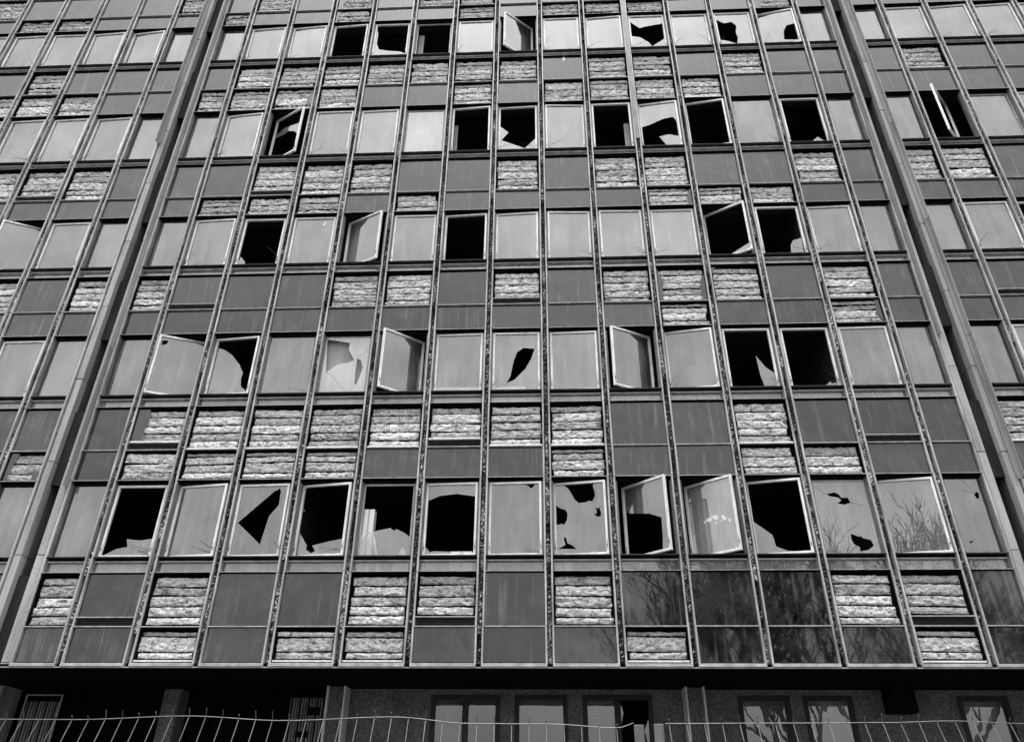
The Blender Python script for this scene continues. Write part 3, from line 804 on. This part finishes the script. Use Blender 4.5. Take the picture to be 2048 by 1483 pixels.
for f in range(1, 6):
    b, a, d, c = LEV[f]
    for col, (cx0, cx1) in CELLS.items():
        if not in_view((cx0 + cx1) / 2, (d + c) / 2): continue
        x0, x1 = edges(col)
        w, ht, hs = x1 - x0, c - d, d - a
        narrow = col in (0, 14, 'L0', 'R0')
        wo = obj('window', frame_mesh(w, hs, ht, narrow), building, (x0, 0, d + OFF))
        key = (f, col)
        if key in STATE: wo['label'] = STATE[key]
        # strip light under the sill
        obj('lower_pane', slab([], [], .005, (.026, w - .026, -hs + .020, -.084)).mesh('lower_pane', [M['glass_low'], M['dark']]), wo,
            (0, .075, 0), (R(rnd.uniform(-.4, .4)), 0, 0))
        H = HOLES.get(key, {})
        gm = M['glass_hazy'] if key in HAZY else M['glass']
        if narrow:
            me = slab([], [[(px - x0 + cx0 + .11, pz) for px, pz in p] for p in H.get('h', [])], .005, (.05, w - .05, .006, ht - .068)).mesh('pane', [gm, M['glass_edge']])
            obj('pane', me, wo, (0, .085, 0), (R(rnd.uniform(-.35, .35)), 0, R(rnd.uniform(-.3, .3))))
            for ck in CRACKS.get(key, []):
                obj('crack', MB().tube([(cx + cx0 + .11 - x0, .082, cz) for cx, cz in ck], .0022, .0016, 4).mesh('crack', M['wire']), wo)
            continue
        so = .033                                                           # sash offset inside the opening
        sw, sh = w - 2 * so, ht - .086
        ang = OPEN.get(key, max(-5, min(5, rnd.gauss(.8, 2.0))))
        y = .066 if key not in INNER else .080
        hx, side = w / 2, 'C'
        rz = R(-ang)
        lift = .010
        rx = 0 if abs(ang) > 6 else R(rnd.uniform(-.6, .6))
        if key in INNER:
            inner = MB().bar(0, sw, 0, .03, 0, .04).bar(0, sw, 0, .03, sh - .04, sh).bar(0, .034, .001, .03, .0405, sh - .0405).bar(sw - .034, sw, .001, .03, .0405, sh - .0405)
            obj('inner_sash', inner.mesh('inner_sash', M['edge']), wo, (so, y, lift))
            rz = 0
        else:
            obj('sash', sash_mesh(sw, sh, side), wo, (hx, y, lift), (rx, 0, rz))
        if key in EMPTY or key == (4, 'R1'): continue
        X = -sw / 2
        hol = [[(px + X, pz - lift) for px, pz in p] for p in H.get('h', [])]
        shd = [[(px + X, pz - lift) for px, pz in p] for p in H.get('s', [])]
        pcs = pieces(slab(shd, hol, .005, (X + .030, X + sw - .030, .03, sh - .03)))
        for pc in pcs:
            pc.v = [(vx, vy + .0, vz) for vx, vy, vz in pc.v]
            obj('shard' if shd or len(pcs) > 1 else 'pane', pc.mesh('pane', [gm, M['glass_edge']]), wo, (hx, y, lift), (rx, 0, rz))
        for ck in CRACKS.get(key, []):
            obj('crack', MB().tube([(cx - sw / 2, -.002, cz - lift) for cx, cz in ck], .0022, .0016, 4).mesh('crack', M['wire']), wo, (hx, y, lift), (rx, 0, rz))
        if key == (1, 10):
            for bl in SPLASH:
                obj('paint_splash', slab([[(px + X, pz - lift) for px, pz in bl]], [], .002, (X, X + sw, 0, sh)).mesh('paint_splash', [M['white'], M['white']]), wo, (hx, y, lift), (rx, 0, rz)).delta_location = (.0022 * math.sin(rz), -.003, 0)
        # bits of wire left in the corners of the sash
        if abs(ang) < 12 and rnd.random() < .62:
            for q in range(rnd.choice((1, 1, 2))):
                lft = rnd.random() < .5
                xs = so + .02 if lft else w - so - .02
                dr = 1 if lft else -1
                L = rnd.uniform(.2, .5)
                an = R(rnd.choice((5, 12, 20, 35, 55, 65)) + rnd.uniform(-6, 6))
                z_ = rnd.uniform(.03, .16)
                p0 = (xs, y - .036, z_)
                p1 = (xs + dr * L * .25 * math.cos(an * 1.5), y - .07, z_ + L * .25 * math.sin(an * 1.5))
                p2 = (xs + dr * L * math.cos(an), y - .10 - rnd.uniform(0, .1), z_ + L * math.sin(an) * rnd.uniform(.8, 1))
                wire(wo, [p0, p1, p2])

# ------------------------------------------------------------------ ground floor, set back under the overhang
GY = 2.25
SOF = E_Z + OFF - .04
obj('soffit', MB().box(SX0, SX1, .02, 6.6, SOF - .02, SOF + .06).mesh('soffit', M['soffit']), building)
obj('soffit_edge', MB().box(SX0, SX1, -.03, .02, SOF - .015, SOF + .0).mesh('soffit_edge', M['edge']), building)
def wall_with_openings(x0, x1, z0, z1, ops):
    mb = MB()
    xs = x0
    for (a_, b_, zb_, zt_) in sorted(ops):
        if a_ > xs: mb.box(xs, a_, GY, GY + .25, z0, z1)
        mb.box(a_, b_, GY, GY + .25, zt_, z1)
        if zb_ > z0: mb.box(a_, b_, GY, GY + .25, z0, zb_)
        xs = b_
    if xs < x1: mb.box(xs, x1, GY, GY + .25, z0, z1)
    return mb
GT = 3.70
gw = [(-1.68, -.36, .9, GT), (-.08, .92, .9, GT), (1.21, 2.52, .9, GT), (4.12, 5.09, .9, GT), (5.33, 6.25, .9, GT), (8.16, 9.09, .9, GT), (10.2, 11.4, .9, GT)]
obj('ground_floor_wall', wall_with_openings(-3.25, 14.9, 0, SOF - .02, gw).mesh('ground_floor_wall', M['pebble']), building)
for (a_, b_, zb_, zt_) in gw:
    two = (b_ - a_) > 1.25
    mb = MB().bar(a_, b_, GY - .02, GY + .12, zt_ - .09, zt_ - .001).bar(a_, b_, GY - .02, GY + .12, zb_ + .001, zb_ + .08)
    mb.bar(a_, a_ + .085, GY - .019, GY + .12, zb_ + .0805, zt_ - .0905).bar(b_ - .085, b_, GY - .019, GY + .12, zb_ + .0805, zt_ - .0905)
    if two: mb.bar((a_ + b_) / 2 - .055, (a_ + b_) / 2 + .055, GY - .018, GY + .12, zb_ + .0805, zt_ - .0905)
    gwo = obj('ground_floor_window', mb.mesh('ground_floor_window', M['dkframe']), building)
    halves = [(a_ + .086, (a_ + b_) / 2 - .056), ((a_ + b_) / 2 + .056, b_ - .086)] if two else [(a_ + .086, b_ - .086)]
    for hi, (p, q) in enumerate(halves):
        if a_ == 1.21 and hi == 1:
            for pl in ([(q - .10, 1.5), (q - .04, 2.4), (q - .12, 2.55), (q - .05, 2.9), (q - .09, 3.1), (q, 3.3), (q, 1.0), (q - .2, 1.0)],
                       [(p, 3.6), (p + .05, 3.4), (p, 3.2)]):
                obj('shard', slab([pl], [], .005, (p, q, zb_ + .08, zt_ - .09)).mesh('shard', [M['glass_low'], M['glass_edge']]), gwo, (0, GY + .05, 0))
            continue
        obj('pane', slab([], [], .005, (p, q, zb_ + .08, zt_ - .09)).mesh('pane', [M['glass_ground'], M['dark']]), gwo, (0, GY + .05, 0), (0, 0, R(rnd.uniform(-.15, .15))))
# dark glazed entrance bay on the left
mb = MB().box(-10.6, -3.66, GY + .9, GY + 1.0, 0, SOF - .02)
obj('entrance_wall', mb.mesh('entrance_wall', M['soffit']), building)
obj('side_wall', MB().box(-16, -10.6, GY, GY + .25, 0, SOF - .02).mesh('side_wall', M['pebble']), building)
def column(x0, x1, y0, y1, m, flange):
    mb = MB().bar(x0, x1, y0, y1, 0, SOF - .021, .01)
    o = obj('column', mb.mesh('column', m), building)
    if flange:
        for xx in (x0 - .035, x1 + .001):
            obj('column_flange', MB().bar(xx, xx + .034, y0 - .10, y1, 0, SOF - .021, .004).mesh('column_flange', M['flange']), o)
column(-3.58, -3.29, 1.95, 2.35, M['pebble'], True)
column(3.13, 3.42, 1.95, 2.25, M['pebble'], True)
column(-6.95, -6.62, 2.3, 2.7, M['pebble'], False)
column(-10.55, -9.95, 1.9, 2.5, M['plaster'], False)
# barred glass door and slatted vent door in the entrance bay
def slat_door(x0, x1, z1, y, n, frame, patches=()):
    mb = MB()
    if frame:
        mb.bar(x0, x0 + .022, y - .03, y, 0, z1); mb.bar(x1 - .022, x1, y - .03, y, 0, z1); mb.bar(x0 + .0225, x1 - .0225, y - .03, y, z1 - .022, z1)
    else:
        mb.bar(x0, x1, y - .005, y + .01, 0, .05)
    o = obj('door' if frame else 'vent_door', mb.mesh('door', M['edge']), building)
    st = (x1 - x0 - .06) / n
    for k in range(n):
        xx = x0 + .03 + k * st
        ww = st * (.68 if k % 3 else .35)
        obj('slat', MB().bar(xx, xx + ww, y + .02, y + .05, .06, z1 - (.12 if frame else .01), .003).mesh('slat', M['frame']), o)
    for (a_, b_, c_, d_) in patches:
        obj('patch', MB().bar(a_, b_, y - .01, y + .018, c_, d_).mesh('patch', M['dark']), o)
slat_door(-9.63, -8.90, 3.68, 2.22, 11, True)
slat_door(-4.43, -3.72, 3.65, 2.22, 12, False, ((-4.05, -3.80, 3.33, 3.47), (-4.22, -3.98, 2.95, 3.05)))
# dark steel junction box under the overhang
mb = MB().bar(6.80, 7.28, GY - .34, GY - .002, 3.38, SOF - .021, .01).box(6.84, 7.24, GY - .348, GY - .341, 3.43, 3.80)
obj('junction_box', mb.mesh('junction_box', M['dark']), building)

# ------------------------------------------------------------------ pavement
def ground():
    mb = MB().grid(24, 24, lambda u, v: (-400 + 800 * u, -700 + 1000 * v, -.02))
    tag(obj('ground', mb.mesh('ground', M['pave'])), kind='structure')
    mb = MB().box(-40, 40, -6.0, 2.24, -.015, .0)
    tag(obj('pavement', mb.mesh('pavement', M['pave'])), kind='structure')
ground()

# ------------------------------------------------------------------ things standing behind the glass
def ledge(f): return LEV[f][1] + OFF - .005
def carton(x0, x1, y0, y1, z, h, label):
    t = empty('carton', ((x0 + x1) / 2, (y0 + y1) / 2, z), label, 'box')
    w2, d2 = (x1 - x0) / 2, (y1 - y0) / 2
    obj('body', MB().bar(-w2, w2, -d2, d2, 0, h, .004).mesh('carton', M['white']), t)
    obj('tape', MB().box(-w2 * .15, w2 * .15, -d2 - .0015, d2 + .0015, .004, h + .0015).mesh('tape', M['cloth']), t)
    return t
xl = CELLS[5][0]
carton(xl + .13, xl + .36, .145, .35, ledge(1), .62, 'tall white carton standing behind the broken pane, lowest row, beside a leaning board')
carton(xl + .14, xl + .34, .15, .345, ledge(1) + .622, .62, 'white carton on top of another, behind the shattered lowest row window')
xl6 = CELLS[6][0]
carton(xl6 + .62, xl6 + 1.02, .15, .34, ledge(1), .42, 'low white carton behind the window with the arched hole')
xl8 = CELLS[8][0]
carton(xl8 + .12, xl8 + .42, .15, .34, ledge(1), .37, 'low carton behind the lower left hole of the four-hole window')
o = tag(obj('leaning_board', MB().bar(0, .045, 0, .02, 0, .72, .003).mesh('leaning_board', M['white']), None, (xl + .52, .16, ledge(1)), (0, R(-14), 0)),
        'narrow white batten leaning against the cartons in the lowest row', 'board')
o = tag(obj('white_sheet', slab([[(0, 0), (.34, 0), (.34, .30), (.2, .52)]], [], .01, (-.1, 1, -.1, 1)).mesh('white_sheet', [M['white'], M['white']]), None, (xl + .72, .17, ledge(1) + .0)),
        'pointed white sheet propped behind the shattered lowest row window', 'sheet')
for col, x0_, x1_, lab in ((6, .08, 1.12, 'white tiled slab behind the glass, second row, left of the leaf-shaped hole'),
                           (7, .08, .80, 'white tiled slab behind the window with the leaf-shaped hole')):
    xx = CELLS[col][0]
    tag(obj('tiled_slab', MB().bar(xx + x0_, xx + x1_, .15, .19, ledge(2), ledge(2) + .28 + .19, .003).mesh('tiled_slab', M['tile'])), lab, 'slab', 'tiled slabs in the second row')
xb = CELLS[4][0]
tag(obj('roller_blind', MB().bar(xb + .1, xb + 1.1, .20, .208, ledge(2), LEV[2][3] + OFF - .1, .002).bar(xb + .1, xb + 1.1, .185, .225, LEV[2][3] + OFF - .0995, LEV[2][3] + OFF - .06).mesh('roller_blind', M['cloth'])),
    'grey roller blind drawn behind the cracked window with the crescent hole', 'blind')
def curtain(x0, x1, z0, z1, label):
    mb = MB().grid(16, 6, lambda u, v: (x0 + (x1 - x0) * u, .24 + .02 * math.sin(u * 16) + .01 * v, z0 + (z1 - z0) * v))
    mb.grid(16, 6, lambda u, v: (x1 - (x1 - x0) * u, .246 + .02 * math.sin((1 - u) * 16) + .01 * v, z0 + (z1 - z0) * v))
    tag(obj('curtain', mb.mesh('curtain', M['cloth'], True)), label, 'curtain')
curtain(CELLS[5][0] + .13, CELLS[5][0] + .30, ledge(5) + .01, LEV[5][3] + OFF - .35, 'pale curtain at the left of the black top row window')
curtain(CELLS[6][0] + .13, CELLS[6][0] + .24, ledge(4) + .01, LEV[4][3] + OFF - .5, 'narrow pale curtain in the left edge of a black fourth row window')
curtain(CELLS[9][0] + .92, CELLS[9][0] + 1.06, ledge(4) + .01, LEV[4][3] + OFF - .6, 'narrow pale curtain at the right edge of a black fourth row window')

px5 = CELLS[8][0]
tag(obj('paper_scrap', slab([[(0, .01), (.05, 0), (.085, .03), (.08, .13), (.03, .15), (.01, .09)]], [], .002, (-.1, .3, -.1, .3)).mesh('paper_scrap', [M['white'], M['white']]), None, (px5 + .60, .015, LEV[5][1] + OFF - .17)),
    'small white scrap stuck near the top edge of a grey panel, upper centre', 'paper')
tag(obj('sticker', slab([[(0, 0), (.06, -.01), (.07, .12), (.01, .13)]], [], .002, (-.1, .3, -.1, .3)).mesh('sticker', [M['white'], M['white']]), None, (CELLS[3][0] + .80, .0525, LEV[3][3] + OFF - .33)),
    'small pale sticker on a third row pane beside the open casement', 'sticker')
# ------------------------------------------------------------------ bent mesh fence in front
FY = -7.8
fence = empty('mesh_fence', (0, FY, 0), 'bent wire mesh fence with cranked rod tops in front of the ground floor', 'fence')
wire_pts = [(-4.4, 2.18), (-3.2, 2.178), (-2.67, 2.178), (-1.88, 2.203), (-1.25, 2.177), (-.48, 2.202), (.03, 2.164), (.56, 2.163), (1.005, 2.141), (1.11, 2.165)]
wire_pts2 = [(1.32, 2.169), (2.2, 2.175), (2.75, 2.180), (3.16, 2.191), (3.62, 2.178), (5.0, 2.175)]
def wz(x):
    P = wire_pts if x < 1.2 else wire_pts2
    for (a_, za), (b_, zb) in zip(P, P[1:]):
        if a_ <= x <= b_:
            t = (x - a_) / (b_ - a_); t = t * t * (3 - 2 * t)
            return za + (zb - za) * t
    return 2.17
for P in (wire_pts, wire_pts2):
    xa, xb = P[0][0], P[-1][0]
    n = int((xb - xa) / .08)
    obj('wire', MB().tube([(xa + (xb - xa) * i / n, -.006, wz(xa + (xb - xa) * i / n)) for i in range(n + 1)], .0029, .0029, 5).mesh('wire', M['rod']), fence)
for zl in (1.62, 1.1, .55, .12):
    obj('wire', MB().tube([(-4.4, -.46, zl), (0, -.46, zl), (5.0, -.46, zl)], .0045, .0045, 5).mesh('wire', M['rod']), fence)
x = -4.3
while x < 4.95:
    if not 1.09 < x < 1.33 or abs(x - 1.308) < .03:
        z = wz(x)
        j = rnd.uniform(-.006, .006)
        lean = rnd.uniform(-.004, .004)
        top = .05 + rnd.uniform(-.030, .006)
        pts = [(x + j * .5, -.45, .02), (x + j, -.45, 1.70), (x + lean * .3, -.22, z - .24), (x, 0, z - .004), (x + lean * 2, -.016, z + top)]
        pts = [(x, -.28, .02), (x + j, -.28, z - .62), (x, -.018, z - .035), (x, .0, z + .004), (x + lean, -.020, z + top)]
        obj('rod', MB().tube(pts, .0028, .0028, 5).mesh('rod', M['rod']), fence)
    x += .1152
for px_ in (-4.38, -1.9, 2.9, 4.98):
    obj('post', MB().bar(px_ - .03, px_ + .03, -.36, -.30, 0, 1.55).mesh('post', M['rod']), fence)
for k, (xa, xb) in enumerate(((1.112, 1.176), (1.241, 1.303))):
    mb = MB().bar(xa, xb, -.035, -.013, 0, 2.158 + .006 * k, .003)
    mb.box(xa + .012, xb - .012, -.0365, -.0351, .05, 2.1)
    tag(obj('fence_board', mb.mesh('fence_board', M['wood']), None, (0, FY, 0)),
        'weathered upright board at the fence gap, ' + ('left of the pair' if k == 0 else 'right of the pair'), 'board')

# ------------------------------------------------------------------ bare trees across the street, mirrored in the glass
def bare_tree(x, y, h, seed, label):
    r = random.Random(seed)
    t = empty('bare_tree', (x, y, 0), label, 'tree', 'bare trees behind the photographer')
    tr, cr_ = MB(), MB()
    def grow(mb, p, d, L, rad, depth):
        n = 3 if depth else 5
        pts = [p]
        for i in range(n):
            d = (d + Vector((r.uniform(-1, 1), r.uniform(-1, 1), r.uniform(-.4, .8))) * .16).normalized()
            pts.append(pts[-1] + d * (L / n))
        mb.tube([tuple(q) for q in pts], rad, rad * .6, 6 if depth == 0 else (4 if depth < 3 else 3))
        if depth >= 6: return
        kids = 5 if depth == 0 else (4 if depth < 2 else 3)
        for k in range(kids):
            s = pts[max(1, len(pts) - 1 - k // 2)]
            a = r.uniform(0, 2 * math.pi)
            sp = r.uniform(.35, .85)
            nd = (d + Vector((math.cos(a), math.sin(a), r.uniform(.0, .5))) * sp).normalized()
            grow(cr_, s, nd, L * r.uniform(.58, .78), max(.015, rad * r.uniform(.5, .68)), depth + 1)
    grow(tr, Vector((0, 0, -.02)), Vector((0, 0, 1)), h * .34, h * .021, 0)
    obj('trunk', tr.mesh('trunk', M['bark']), t)
    obj('crown', cr_.mesh('crown', M['bark']), t)
for i, (x, y, h, lab) in enumerate(((6.0, -20, 11.5, 'bare tree mirrored in the lower panels, nearest the middle of the facade'), (9.2, -20.5, 15.0, 'tall bare tree mirrored in the lowest row of panes'),
                                    (12.6, -21, 13.0, 'bare branching tree, third from the middle'), (15.6, -20, 13.2, 'bare tree, fourth from the middle'),
                                    (19.0, -21.5, 12.0, 'bare tree farthest to the right'))):
    bare_tree(x, y, h, 11 + i, lab)
